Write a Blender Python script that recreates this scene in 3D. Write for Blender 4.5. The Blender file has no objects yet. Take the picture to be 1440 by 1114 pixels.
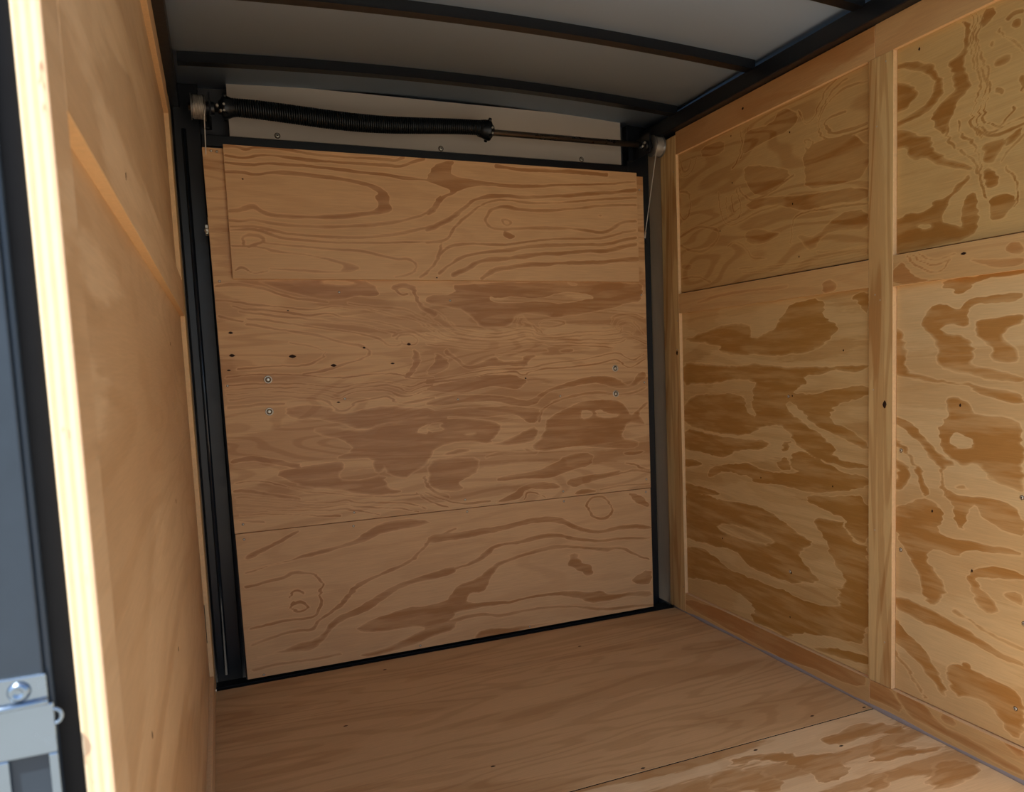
import bpy, math, random
import numpy as np
from mathutils import Vector, Matrix

random.seed(7)
SC = bpy.context.scene
COL = SC.collection
R = math.radians

# ---------------------------------------------------------------- camera
cam_d = bpy.data.cameras.new('camera')
cam = bpy.data.objects.new('camera', cam_d)
COL.objects.link(cam)
_ri = Vector((0.91821887, -0.3943002, -0.03743603))
_up = Vector((0.07124532, 0.07145276, 0.99489628))
_fw = Vector((0.3896129, 0.91619968, -0.09370131))
m3 = Matrix((_ri, _up, -_fw)).transposed()
cam.matrix_world = Matrix.Translation((-1.60188, -2.53913, 0.97860)) @ m3.to_4x4()
cam_d.sensor_fit = 'HORIZONTAL'
cam_d.sensor_width = 36.0
cam_d.lens = 36.0 * 1092.02 / 1440.0
cam_d.shift_x = -(777.89 - 720.0) / 1440.0
cam_d.shift_y = (613.77 - 557.0) / 1440.0
cam_d.clip_start = 0.02
cam_d.dof.use_dof = True
cam_d.dof.focus_distance = 2.4
cam_d.dof.aperture_fstop = 10.0
SC.camera = cam

# ---------------------------------------------------------------- sky, sun, exposure
SUN_DIR = Vector((0.42, 0.22, -0.88)).normalized()      # the way the light travels
world = bpy.data.worlds.new('sky')
SC.world = world
world.use_nodes = True
wn = world.node_tree
wn.nodes.clear()
sky = wn.nodes.new('ShaderNodeTexSky')
sky.sky_type = 'NISHITA'
sky.sun_disc = False
sky.sun_elevation = math.asin(-SUN_DIR.z)
sky.sun_rotation = math.atan2(-SUN_DIR.x, -SUN_DIR.y)
sky.air_density = 1.0
sky.dust_density = 2.0
bg = wn.nodes.new('ShaderNodeBackground')
bg.inputs['Strength'].default_value = 0.30
wo = wn.nodes.new('ShaderNodeOutputWorld')
wn.links.new(sky.outputs[0], bg.inputs[0])
wn.links.new(bg.outputs[0], wo.inputs[0])

sun_d = bpy.data.lights.new('sun', 'SUN')
sun_d.energy = 13.0
sun_d.angle = R(0.6)
sun_d.color = (1.0, 0.95, 0.87)
sun = bpy.data.objects.new('sun', sun_d)
sun.rotation_euler = SUN_DIR.to_track_quat('-Z', 'Y').to_euler()
sun.location = (-6, -6, 8)
COL.objects.link(sun)

vs = SC.view_settings
vs.view_transform = 'Standard'
vs.look = 'None'
vs.gamma = 1.0
vs.use_curve_mapping = False
vs.exposure = -0.10
SC.cycles.max_bounces = 10
SC.cycles.diffuse_bounces = 8
SC.cycles.sample_clamp_indirect = 6.0
SC.cycles.use_denoising = True

# grain figure of the veneers, in millimetres on each sheet's own plane:
# L = a dark growth-ring line (width, points), G = a dark patch, H = a pale patch
GRAIN = {
 'overlay': [
  ('L',6.5,[-1545,1660,-1503,1662,-1482,1653,-1450,1664,-1381,1667,-1299,1654,-1203,1650,-1053,1655,-1033,1649,-1002,1664]),
  ('L',7.7,[-1536,1633,-1483,1627,-1433,1642,-1369,1642,-1290,1635,-1155,1634,-1055,1636,-1014,1631,-971,1651,-928,1664]),
  ('L',7.6,[-1542,1612,-1476,1609,-1426,1617,-1357,1619,-1253,1616,-1171,1609,-1107,1608,-1031,1600,-953,1596,-879,1590]),
  ('L',8.6,[-1539,1584,-1491,1587,-1460,1580,-1409,1592,-1349,1593,-1255,1587,-1183,1581,-1129,1574,-1079,1557]),
  ('G',0,[-1148,1581,-1109,1573,-1069,1560,-1055,1541,-1056,1516,-1042,1496,-1063,1483,-1114,1481,-1134,1483,-1093,1494,-1087,1514,-1101,1534,-1085,1544,-1110,1558]),
  ('L',9.6,[-1538,1471,-1503,1475,-1470,1490,-1449,1475,-1418,1462,-1334,1462,-1214,1465,-1140,1477,-1083,1487]),
  ('L',7.5,[-1538,1443,-1505,1442,-1473,1450,-1438,1442,-1383,1434,-1289,1433,-1192,1436,-1091,1447,-1023,1459,-960,1477,-916,1496,-898,1528,-881,1544]),
  ('L',6.4,[-1537,1424,-1479,1431,-1439,1423,-1385,1410,-1305,1405,-1194,1402,-1144,1403,-1067,1412,-962,1433,-886,1454]),
  ('L',5.3,[-1538,1413,-1480,1422,-1440,1411,-1399,1395,-1334,1390,-1244,1385,-1120,1386,-1017,1393,-889,1397]),
  ('L',7.4,[-1505,1374,-1509,1392,-1490,1402,-1454,1399,-1441,1385,-1469,1375,-1493,1365]),
  ('L',5.3,[-1537,1366,-1456,1368,-1412,1352,-1342,1349,-1271,1335,-1223,1326,-1165,1307,-1195,1293,-1274,1292,-1345,1298,-1433,1301]),
  ('G',0,[-1242,1331,-1193,1324,-1157,1307,-1190,1295,-1225,1297,-1209,1312]),
  ('L',5.4,[-1446,1380,-1387,1374,-1293,1367,-1196,1364,-1132,1358,-1081,1346,-1041,1334,-999,1340,-973,1320,-980,1299,-1012,1284,-1049,1278]),
  ('L',5.3,[-1533,1295,-1510,1308,-1485,1284,-1443,1294]),
  ('L',7.6,[-890,1384,-903,1337,-932,1300,-965,1279]),
  ('G',0,[-927,1598,-903,1643,-864,1660,-826,1665,-844,1641,-840,1616,-774,1607,-690,1598,-603,1599,-532,1601,-411,1612,-285,1619,-137,1637,-138,1629,-285,1612,-411,1605,-521,1591,-616,1585,-719,1589,-792,1580,-826,1560,-865,1542,-891,1515,-900,1494,-933,1478,-932,1493,-910,1504,-898,1531,-865,1553,-839,1564,-874,1578,-927,1590]),
  ('L',10.5,[-682,1656,-619,1650,-530,1650,-409,1654,-258,1652]),
  ('L',10.3,[-935,1434,-886,1454,-841,1481,-807,1509,-772,1536,-726,1552,-652,1558,-594,1556,-474,1564,-350,1578,-254,1588,-139,1603]),
  ('L',5.7,[-849,1429,-837,1450,-803,1478,-756,1516,-710,1537,-658,1544,-583,1540,-505,1539,-413,1547,-319,1560,-139,1576]),
  ('L',8.4,[-140,1549,-287,1542,-351,1531,-464,1517,-536,1514,-607,1512,-642,1522,-671,1522,-706,1510,-724,1486,-730,1470,-714,1449,-669,1444,-598,1450,-509,1456,-429,1456,-354,1453,-285,1441,-239,1462,-212,1483,-142,1491]),
  ('L',5.1,[-670,1477,-650,1480,-633,1468,-645,1457,-662,1460,-670,1477]),
  ('G',0,[-666,1440,-640,1433,-623,1420,-641,1409,-664,1419]),
  ('L',6.1,[-938,1393,-894,1397,-861,1408,-843,1434]),
  ('L',5.9,[-773,1394,-648,1390,-588,1405,-480,1416,-356,1421,-285,1424,-226,1442,-143,1459]),
  ('L',6.6,[-943,1290,-914,1324,-891,1360,-868,1379,-829,1390,-773,1394]),
  ('L',8.0,[-900,1293,-860,1324,-809,1352,-747,1366,-660,1370,-589,1386,-481,1396,-356,1399,-273,1401,-201,1420,-144,1431]),
  ('L',11.5,[-851,1288,-800,1309,-771,1331,-719,1343,-662,1344,-602,1355,-512,1364,-420,1370,-357,1377,-274,1379,-208,1394,-145,1407]),
  ('L',10.4,[-751,1278,-710,1305,-663,1314,-592,1326,-453,1333,-359,1338,-275,1339,-229,1348,-136,1353]),
  ('G',0,[-302,1508,-279,1511,-289,1500]),
 ],
 'main': [
  ('G',0,[-1483,1269,-1197,1271,-1127,1266,-1099,1226,-1120,1215,-1170,1221,-1231,1206,-1299,1211,-1365,1226,-1430,1245]),
  ('H',0,[-1286,1265,-1217,1268,-1168,1261,-1209,1251,-1267,1255]),
  ('L',6.4,[-1592,1249,-1529,1254,-1471,1245,-1403,1221,-1338,1206,-1271,1201]),
  ('L',4.3,[-1595,1207,-1533,1199,-1466,1189,-1396,1184,-1350,1176,-1302,1176,-1252,1188,-1203,1180,-1128,1175,-1051,1153,-988,1142,-926,1099]),
  ('L',4.3,[-1556,1187,-1489,1177,-1421,1172,-1369,1164,-1332,1156,-1263,1166,-1225,1150,-1155,1144,-1079,1128,-1012,1106,-959,1084,-927,1078]),
  ('L',4.3,[-1535,1173,-1445,1158,-1370,1152,-1304,1141,-1231,1135,-1156,1124,-1080,1102,-1054,1097]),
  ('L',4.2,[-1594,1159,-1528,1142]),
  ('L',4.3,[-1514,1149,-1409,1138,-1329,1124,-1257,1113,-1183,1099,-1118,1082,-1067,1050,-1041,1060]),
  ('L',5.9,[-1515,1134,-1401,1113,-1307,1096,-1235,1070,-1160,1058,-1141,1037,-1167,1017,-1239,999,-1290,980,-1363,973]),
  ('L',4.9,[-1202,1195,-1152,1185,-1060,1182,-1003,1169,-977,1153,-924,1131]),
  ('L',3.8,[-1056,1076,-1039,1091,-1007,1093,-981,1074,-993,1056,-1035,1060,-1045,1070]),
  ('L',3.8,[-1065,1086,-1038,1099,-996,1103,-965,1079,-927,1070]),
  ('L',13.0,[-1051,1246,-1024,1257,-993,1252,-979,1220,-970,1189,-923,1157]),
  ('L',7.6,[-1046,1236,-1026,1221,-1005,1226]),
  ('G',0,[-1004,1048,-973,1021,-986,985,-1015,949,-1042,945,-1013,980,-1001,1017]),
  ('L',4.2,[-1552,998,-1455,1002,-1352,998,-1312,1011,-1281,1041,-1309,1056,-1394,1076]),
  ('L',4.3,[-1585,972,-1503,979,-1363,971,-1237,953,-1165,965,-1062,966,-1010,943,-934,945]),
  ('L',3.7,[-1587,948,-1482,951,-1365,943,-1268,931,-1239,922,-1193,936,-1115,940,-1048,924,-1017,917,-978,929,-935,932]),
  ('L',3.7,[-1588,934,-1483,939,-1365,931,-1279,919,-1250,907,-1219,919,-1168,927,-1090,928,-1049,911,-1018,899,-995,913,-935,921]),
  ('L',3.7,[-1589,919,-1484,926,-1366,916,-1289,904,-1256,887,-1230,904,-1168,914,-1101,913,-1061,888,-1013,885,-985,900,-936,908]),
  ('L',4.8,[-1585,902,-1508,913,-1367,903,-1281,884,-1263,849,-1223,855,-1206,874,-1144,887,-1092,894,-1067,867,-1014,864,-938,876]),
  ('G',0,[-1427,862,-1369,878,-1292,869,-1263,844,-1224,842,-1172,852,-1104,861,-1015,843,-939,844,-941,812,-1017,811,-1124,797,-1181,782,-1251,810,-1324,830,-1400,835]),
  ('L',6.3,[-1587,881,-1532,882,-1495,888,-1426,881]),
  ('G',0,[-854,1265,-132,1270,-112,1244,-128,1197,-175,1197,-229,1177,-360,1155,-474,1142,-522,1151,-583,1160,-607,1157,-637,1144,-650,1116,-709,1109,-761,1112,-777,1134,-809,1162,-864,1183,-945,1192,-944,1220,-845,1223]),
  ('H',0,[-727,1220,-698,1210,-628,1220,-544,1206,-451,1231,-357,1232,-313,1209,-371,1203,-447,1189,-520,1198,-605,1198,-664,1193,-722,1199]),
  ('H',0,[-437,1268,-375,1263,-400,1251]),
  ('H',0,[-864,1181,-820,1175,-815,1151,-848,1159]),
  ('L',3.9,[-946,1173,-903,1162,-872,1130,-840,1106,-784,1097,-710,1087,-651,1094,-609,1104,-573,1101,-550,1081,-488,1080,-362,1089,-245,1090,-218,1098]),
  ('L',4.0,[-948,1152,-916,1131,-868,1098,-813,1084,-711,1073,-646,1083,-585,1096,-556,1073,-489,1069,-363,1077,-232,1075,-185,1088,-159,1067,-105,1054]),
  ('L',4.0,[-949,1126,-896,1088,-842,1074,-711,1062,-634,1069,-586,1082,-526,1061,-427,1062,-233,1057,-179,1071,-152,1055,-105,1039]),
  ('L',4.0,[-951,1094,-897,1070,-814,1057,-712,1052,-635,1058,-580,1071,-514,1049,-427,1053,-233,1040,-193,1056]),
  ('L',3.9,[-953,1058,-871,1050,-787,1037,-701,1038,-611,1055,-551,1056,-490,1040,-364,1040,-247,1028]),
  ('L',3.4,[-626,1116,-622,1143,-601,1149,-584,1126,-555,1109,-525,1086]),
  ('L',3.4,[-605,1115,-602,1138,-572,1121,-549,1092]),
  ('L',4.6,[-542,1120,-523,1134,-455,1130,-437,1119,-487,1109,-536,1112]),
  ('L',4.2,[-212,1080,-211,1109,-171,1112,-151,1091,-165,1073]),
  ('L',4.8,[-231,1098,-224,1127,-163,1132,-131,1096,-111,1072]),
  ('L',6.0,[-251,1116,-243,1145,-163,1153,-116,1138]),
  ('G',0,[-713,1021,-624,1027,-576,1037,-503,1027,-516,1018,-613,1021,-707,1016]),
  ('G',0,[-466,1028,-409,1030,-416,1016,-460,1018]),
  ('G',0,[-932,1031,-889,1013,-874,986,-914,961,-958,954,-957,968,-935,988,-922,1009]),
  ('L',7.7,[-888,1035,-856,1007,-824,973,-773,977,-703,985,-603,976]),
  ('G',0,[-713,1013,-697,991,-614,991,-607,1010,-553,1014,-590,987,-591,970,-674,979,-824,973,-767,988]),
  ('L',4.6,[-959,936,-876,943,-774,961,-686,968,-603,962,-517,976,-449,985,-366,985,-301,1001,-234,1010,-195,992,-162,973,-120,1001]),
  ('L',4.6,[-960,928,-877,932,-792,942,-704,955,-639,955,-610,937,-579,953,-506,962,-399,961,-302,972,-235,987,-203,962,-176,949,-141,966,-107,983]),
  ('G',0,[-960,914,-849,931,-734,948,-640,944,-617,927,-593,920,-618,899,-642,889,-718,909,-777,900,-829,887,-890,892,-961,904]),
  ('G',0,[-963,867,-874,883,-795,877,-720,876,-644,861,-590,847,-546,873,-496,893,-401,917,-316,931,-218,910,-198,882,-171,890,-150,925,-108,935,-109,911,-144,889,-178,872,-239,875,-304,902,-369,899,-446,885,-503,882,-541,855,-573,829,-645,833,-721,854,-824,856,-875,851,-964,851]),
  ('G',0,[-965,834,-882,835,-797,836,-645,833,-561,817,-549,816,-563,765,-600,768,-623,792,-664,806,-799,800,-883,813,-966,802]),
  ('L',7.0,[-554,771,-549,804,-517,831,-479,846,-403,860,-318,867,-240,851,-172,854,-110,875]),
  ('G',0,[-481,800,-417,820,-372,838,-287,836,-220,827,-194,795,-182,771,-161,781,-133,804,-105,820,-105,808,-154,775,-107,730,-149,739,-189,747,-225,705,-540,727,-527,752,-525,780]),
  ('H',0,[-392,801,-347,801,-341,775,-387,769]),
  ('H',0,[-334,798,-301,802,-295,786,-229,780,-243,768,-315,770]),
  ('G',0,[-1350,796,-1281,802,-1182,777,-1129,797,-1023,811,-891,814,-892,792,-992,783,-999,756,-895,749,-896,716,-941,709,-965,667,-989,642,-1033,625,-1050,610,-1112,632,-1116,653,-1156,689,-1238,690,-1287,699,-1211,719,-1254,759,-1303,767]),
  ('H',0,[-986,788,-904,790,-954,780,-899,766,-933,754,-993,759]),
  ('G',0,[-1473,670,-1396,678,-1338,683,-1258,687,-1249,670,-1271,636,-1262,622,-1191,618,-1123,633,-1115,584,-1058,568,-1111,562,-1204,572,-1293,602,-1372,609,-1418,634]),
  ('G',0,[-1156,683,-1119,691,-1113,659,-1133,636,-1153,646]),
  ('L',4.3,[-1585,645,-1507,648,-1438,621,-1363,593,-1294,586,-1225,569,-1143,558,-1053,551,-1015,553]),
  ('L',4.3,[-1584,600,-1488,586,-1394,565,-1296,555,-1251,561,-1221,545,-1144,539,-1038,525,-985,500]),
  ('L',3.8,[-1585,586,-1489,568,-1395,553,-1347,540,-1297,542,-1257,546,-1222,531,-1145,523,-1066,509,-1013,492]),
  ('L',3.8,[-1582,565,-1490,550,-1386,539,-1298,529,-1258,533,-1218,518,-1146,499]),
  ('L',3.8,[-1579,545,-1491,538,-1368,519,-1274,508]),
  ('L',4.3,[-1585,528,-1516,515]),
  ('L',7.5,[-1587,621,-1533,615,-1473,594,-1403,577]),
  ('L',8.8,[-985,609,-976,576,-949,551,-906,533]),
  ('L',5.5,[-1015,558,-984,528,-908,497]),
  ('L',10.6,[-1585,714,-1544,721,-1480,705,-1396,683]),
  ('G',0,[-967,797,-895,803,-799,797,-718,781,-696,763,-727,731,-745,705,-814,721,-888,721,-939,703,-972,700]),
  ('H',0,[-967,792,-901,790,-935,779,-902,763,-969,757]),
  ('H',0,[-836,747,-793,747,-813,740]),
  ('G',0,[-751,705,-687,695,-633,696,-566,708,-564,754,-601,745,-625,736,-698,707]),
  ('G',0,[-627,685,-580,664,-604,660]),
  ('L',7.9,[-759,661,-706,671,-628,662,-574,658]),
  ('G',0,[-975,646,-946,671,-874,665,-782,663,-790,614,-832,595,-872,577,-839,557,-880,550,-952,563,-972,586,-971,619]),
  ('G',0,[-918,682,-849,699,-810,690,-839,682,-890,677]),
  ('G',0,[-527,752,-376,730,-217,725,-225,684,-151,672,-151,648,-220,647,-313,660,-404,670,-474,667,-567,663,-591,682,-553,708]),
  ('G',0,[-728,586,-632,588,-533,602,-443,647,-340,642,-355,593,-432,588,-522,561,-633,571,-722,568]),
  ('G',0,[-220,635,-110,633,-159,618,-207,622]),
  ('L',6.0,[-99,546,-168,564,-250,553,-330,543,-409,526]),
  ('G',0,[-460,537,-434,558,-316,559,-209,568,-284,544,-383,530,-429,517]),
  ('L',4.9,[-208,592,-160,582,-147,568,-106,556]),
  ('G',0,[-634,542,-572,554,-498,541,-473,521,-561,524,-610,534,-636,502,-672,495,-744,497,-659,522]),
  ('L',4.6,[-624,495,-610,523,-574,513,-544,493]),
  ('L',5.6,[-980,554,-937,528,-842,501,-755,504]),
  ('G',0,[-429,499,-384,512,-319,494,-410,490]),
  ('L',4.8,[-318,500,-217,508,-107,503]),
 ],
 'lower': [
  ('G',0,[-1586,408,-1534,431,-1476,450,-1436,470,-1397,476,-1428,459,-1472,439,-1525,420,-1564,400]),
  ('G',0,[-1585,362,-1457,380,-1353,403,-1257,411,-1189,445,-1151,468,-1071,475,-963,457,-1019,441,-1126,438,-1206,410,-1283,399,-1354,387,-1423,383,-1505,372,-1576,356]),
  ('L',6.6,[-1584,314,-1508,323,-1460,327,-1435,344,-1387,332,-1354,314,-1345,291,-1358,256,-1358,209,-1377,186,-1417,182,-1455,188,-1518,183,-1579,178]),
  ('L',5.5,[-1450,260,-1444,280,-1425,282,-1409,267]),
  ('L',5.5,[-1442,243,-1452,229,-1430,207,-1405,211,-1396,228,-1418,242,-1442,238]),
  ('L',6.6,[-1578,126,-1497,143,-1433,148,-1385,142,-1373,164,-1337,184,-1295,209,-1262,247,-1214,272,-1134,304,-1052,319,-1024,349,-977,392,-886,420]),
  ('G',0,[-1327,193,-1284,229,-1251,267,-1187,290,-1112,311,-1036,323,-1024,343,-1085,318,-1134,298,-1204,276,-1263,231,-1296,199]),
  ('G',0,[-1577,80,-1500,86,-1436,106,-1382,107,-1339,147,-1308,174,-1245,191,-1165,227,-1110,251,-1028,266,-893,292,-894,258,-1001,251,-1084,242,-1139,212,-1221,170,-1288,160,-1330,135,-1363,93,-1394,72,-1462,84,-1524,85]),
  ('G',0,[-1260,117,-1196,145,-1088,165,-978,164,-899,174,-903,95,-983,81,-1065,100,-1172,97]),
  ('G',0,[-1255,30,-1176,37,-1105,52,-1011,80,-903,95,-904,61,-984,53,-1041,35,-1123,27,-1204,15]),
  ('L',6.7,[-1579,44,-1503,50,-1416,44,-1305,45]),
  ('G',0,[-987,407,-876,405,-760,408,-664,414,-565,428,-496,418,-440,387,-376,356,-317,343,-256,354,-188,353,-108,340,-109,324,-223,341,-311,330,-390,346,-466,379,-516,402,-578,406,-664,399,-772,386,-854,382,-989,377]),
  ('G',0,[-995,259,-995,270,-905,279,-835,292,-787,320,-751,344,-667,345,-593,359,-518,361,-455,339,-391,322,-312,306,-224,310,-110,293,-110,284,-224,301,-326,298,-423,317,-487,340,-556,345,-643,336,-733,336,-770,306,-824,285,-899,273]),
  ('G',0,[-927,181,-885,220,-809,232,-766,266,-718,282,-632,300,-545,312,-482,312,-392,292,-293,276,-225,270,-178,239,-109,205,-109,199,-205,243,-246,267,-314,260,-392,285,-489,298,-546,297,-633,288,-718,271,-755,247,-775,204,-800,176,-840,185,-859,165,-848,146,-772,140,-676,131,-577,139,-463,133,-365,112,-325,115,-293,89,-116,87,-106,54,-197,74,-300,71,-367,70,-432,104,-527,128,-621,128,-713,122,-832,126,-1003,115,-1001,159,-917,152]),
  ('L',36.2,[-439,244,-382,200]),
  ('G',0,[-202,137,-110,174,-105,110,-161,112,-195,130]),
  ('L',8.4,[-1005,82,-920,90,-833,104,-727,80,-629,88,-529,83,-433,71,-335,40,-198,30,-107,22]),
  ('G',0,[-837,24,-800,46,-681,31,-467,25,-595,23,-761,4,-826,10]),
  ('L',7.2,[-380,446,-359,474,-319,476,-287,454,-268,416,-296,386,-329,390,-361,408,-380,446]),
  ('G',0,[-205,476,-150,465,-109,423,-117,406,-178,443]),
 ],
 'farlow': [
  ('G',0,[-45,1047,-201,1071,-326,1090,-440,1083,-449,1040,-489,1035,-555,1056,-610,1099,-645,1131,-783,1136,-782,1076,-835,1062,-820,1025,-759,990,-694,980,-497,979,-279,991,-269,1018,-139,1036]),
  ('G',0,[-28,962,-149,960,-300,948,-535,951,-660,935,-812,939,-951,945,-951,933,-871,923,-827,934,-774,915,-693,912,-726,895,-676,883,-641,853,-742,861,-849,874,-951,891,-951,861,-827,830,-804,802,-811,780,-871,768,-951,731,-951,710,-849,739,-741,771,-675,814,-641,842,-615,823,-641,789,-741,754,-834,705,-811,675,-951,673,-951,660,-863,653,-707,682,-640,724,-596,763,-493,750,-432,715,-189,712,-26,737,-28,788,-95,841,-229,851,-394,854,-414,829,-434,785,-474,774,-455,811,-456,862,-476,899,-310,898,-195,884,-31,875]),
  ('G',0,[-32,723,-189,705,-348,702,-549,705,-511,677,-390,666,-268,622,-186,635,-8,633]),
  ('G',0,[-595,702,-640,718,-622,681,-595,672]),
  ('G',0,[-648,677,-691,687,-787,662,-848,641,-951,637,-951,610,-818,576,-706,560,-638,569,-528,566,-459,558,-440,581,-367,579,-334,582,-267,574,-208,546,-172,570,-302,605,-410,623,-529,604,-673,615,-639,646]),
  ('G',0,[-567,633,-604,667,-656,630,-603,612]),
  ('G',0,[-13,604,-161,597,-148,582,-12,567]),
  ('G',0,[-10,507,-182,508,-298,487,-8,470]),
  ('G',0,[-879,1122,-920,1139,-954,1130,-954,1075,-927,1092,-913,1111]),
  ('G',0,[-14,477,-172,476,-320,475,-477,485,-579,462,-673,427,-744,409,-691,392,-672,356,-769,303,-708,281,-595,260,-451,266,-385,286,-363,310,-192,297,-7,292]),
  ('H',0,[-245,382,-354,402,-465,394,-558,385,-537,367,-431,360,-269,357]),
  ('G',0,[-5,259,-165,276,-241,255,-302,231,-429,232,-595,233,-725,222,-860,247,-828,269,-836,295,-868,321,-852,347,-804,391,-787,418,-762,462,-728,487,-853,502,-861,480,-899,447,-955,441,-956,175,-860,150,-742,132,-651,110,-632,84,-532,86,-425,82,-459,135,-348,169,-187,166,0,128]),
  ('G',0,[-719,554,-813,562,-955,588,-955,446,-876,465,-861,510,-779,520,-710,534]),
  ('G',0,[-724,87,-851,123,-956,135,-956,111,-859,96,-759,80]),
 ],
 'farbase': [
  ('G',0,[-38,58,-202,72,-362,87,-547,86,-764,77,-956,90,-949,46,-839,29,-737,30,-606,10,-483,17,-264,21,-51,30]),
 ],
 'farup': [
  ('G',0,[-437,1693,-567,1678,-608,1714,-673,1686,-685,1657,-634,1638,-566,1639,-465,1630,-420,1624,-428,1668]),
  ('G',0,[-178,1705,-326,1700,-324,1657,-204,1668]),
  ('L',5.2,[-414,1699,-420,1651,-396,1611,-364,1595]),
  ('L',4.2,[-452,1698,-435,1647,-412,1616]),
  ('L',3.8,[-834,1719,-794,1705,-771,1672,-747,1639,-710,1633,-698,1662,-686,1682]),
  ('L',3.8,[-877,1708,-817,1697,-788,1667,-765,1642]),
  ('L',3.8,[-950,1676,-872,1687,-828,1678,-776,1650,-764,1601,-793,1573,-844,1560,-950,1557]),
  ('L',6.6,[-950,1572,-872,1571,-816,1583,-788,1611,-799,1628,-872,1622]),
  ('L',3.8,[-716,1582,-710,1596,-734,1589,-749,1573,-734,1556,-716,1569]),
  ('G',0,[-697,1545,-758,1583,-950,1542,-950,1437,-844,1437,-708,1454,-715,1511]),
  ('G',0,[-426,1589,-530,1564,-665,1515,-598,1491,-492,1473,-433,1532]),
  ('L',4.6,[-54,1700,-71,1649,-110,1650,-121,1684]),
  ('L',4.5,[-34,1700,-61,1630,-129,1636,-159,1680]),
  ('L',4.6,[-287,1532,-301,1441,-350,1408,-430,1422,-520,1433,-631,1429]),
  ('L',4.1,[-328,1509,-335,1440,-367,1424,-415,1439,-401,1485,-386,1521]),
  ('L',4.2,[-361,1507,-368,1448,-400,1461]),
  ('L',4.5,[-401,1522,-432,1483,-477,1469,-550,1477,-605,1491,-665,1504]),
  ('G',0,[-424,1470,-563,1465,-696,1438,-950,1412,-950,1374,-815,1393,-695,1395,-650,1412,-563,1443,-461,1440]),
  ('L',4.7,[-649,1309,-650,1369,-682,1389,-757,1388,-950,1366]),
  ('G',0,[-675,1330,-756,1309,-838,1360,-950,1354,-950,1297,-843,1319,-780,1313,-744,1269,-694,1302]),
  ('G',0,[-429,1380,-490,1379,-562,1358,-603,1347,-533,1326,-436,1341]),
  ('L',6.4,[-43,1423,-160,1446,-275,1416,-291,1383,-202,1346,-109,1365,-41,1391]),
  ('G',0,[-49,1325,-117,1316,-107,1297,-53,1306]),
  ('L',4.1,[-332,1347,-374,1361,-428,1333,-458,1291,-532,1281]),
  ('L',3.3,[-395,1266,-560,1255,-661,1246,-743,1248,-945,1244]),
  ('L',3.3,[-411,1250,-560,1241,-668,1228,-725,1233,-843,1230,-945,1232]),
  ('L',3.1,[-756,1267,-843,1259,-945,1256]),
  ('L',5.5,[-46,1272,-153,1270,-226,1241]),
  ('L',5.6,[-49,1587,-117,1573,-114,1501,-75,1476,-41,1509]),
 ],
 'farmid': [
  ('G',0,[-792,1183,-833,1179,-850,1153,-792,1146]),
  ('L',7.1,[-168,1174,-320,1191,-441,1189,-642,1182]),
  ('G',0,[-888,1123,-920,1138,-965,1129,-965,1071,-941,1100]),
 ],
 'nearup': [
  ('G',0,[-1030,1676,-1057,1685,-1111,1663,-1151,1651,-1158,1626,-1176,1605,-1183,1580,-1170,1564,-1141,1546,-1097,1536,-1026,1535,-1026,1544,-1085,1551,-1126,1560,-1148,1574,-1148,1591,-1159,1602,-1137,1624,-1126,1637,-1065,1667]),
  ('G',0,[-1026,1647,-1073,1631,-1111,1600,-1089,1580,-1074,1567,-1026,1569]),
  ('G',0,[-1206,1722,-1229,1712,-1236,1690,-1233,1667,-1230,1648,-1210,1642,-1190,1635,-1204,1613,-1200,1597,-1211,1571,-1191,1560,-1170,1546,-1141,1532,-1156,1501,-1178,1477,-1191,1491,-1201,1517,-1218,1540,-1238,1556,-1254,1568,-1241,1594,-1234,1625,-1243,1649,-1249,1677,-1242,1707]),
  ('L',3.5,[-1248,1721,-1252,1695,-1257,1677,-1249,1658,-1253,1629,-1266,1597,-1279,1565,-1264,1531,-1255,1501,-1255,1470,-1278,1444]),
  ('L',3.5,[-1258,1717,-1262,1691,-1260,1670,-1263,1631,-1279,1587,-1292,1555,-1283,1531,-1274,1509,-1271,1479,-1284,1456,-1309,1447,-1339,1454,-1379,1459]),
  ('L',4.1,[-1269,1707,-1275,1681,-1265,1665,-1275,1632,-1292,1593,-1295,1559,-1302,1536,-1290,1518,-1284,1492,-1297,1466,-1325,1453,-1348,1468,-1357,1484]),
  ('G',0,[-1277,1717,-1308,1710,-1308,1689,-1290,1683,-1275,1678]),
  ('G',0,[-1304,1592,-1325,1603,-1351,1596,-1349,1584,-1310,1584]),
  ('G',0,[-1311,1543,-1323,1539,-1331,1526,-1326,1520,-1314,1532]),
  ('G',0,[-1300,1644,-1309,1638,-1306,1628,-1299,1636]),
  ('L',4.9,[-1335,1675,-1350,1682,-1373,1678]),
  ('G',0,[-1341,1665,-1359,1668,-1375,1659,-1375,1644,-1356,1646]),
  ('L',2.7,[-1315,1662,-1336,1635,-1366,1609,-1376,1594]),
  ('G',0,[-1364,1547,-1377,1548,-1378,1506,-1367,1520]),
  ('G',0,[-1023,1537,-1067,1518,-1107,1496,-1152,1475,-1152,1453,-1191,1420,-1230,1400,-1263,1381,-1238,1382,-1195,1402,-1158,1418,-1125,1440,-1107,1437,-1076,1455,-1076,1477,-1024,1483]),
  ('G',0,[-1261,1376,-1243,1355,-1223,1342,-1196,1318,-1172,1282,-1217,1260,-1263,1246,-1256,1227,-1160,1225,-1091,1221,-1022,1216,-1022,1305,-1064,1308,-1077,1320,-1113,1308,-1151,1317,-1155,1333,-1196,1331,-1216,1354]),
  ('H',0,[-1113,1282,-1152,1275,-1143,1266,-1113,1271]),
  ('G',0,[-1239,1323,-1262,1331,-1273,1303,-1274,1257,-1267,1229,-1233,1244,-1228,1285]),
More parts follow.
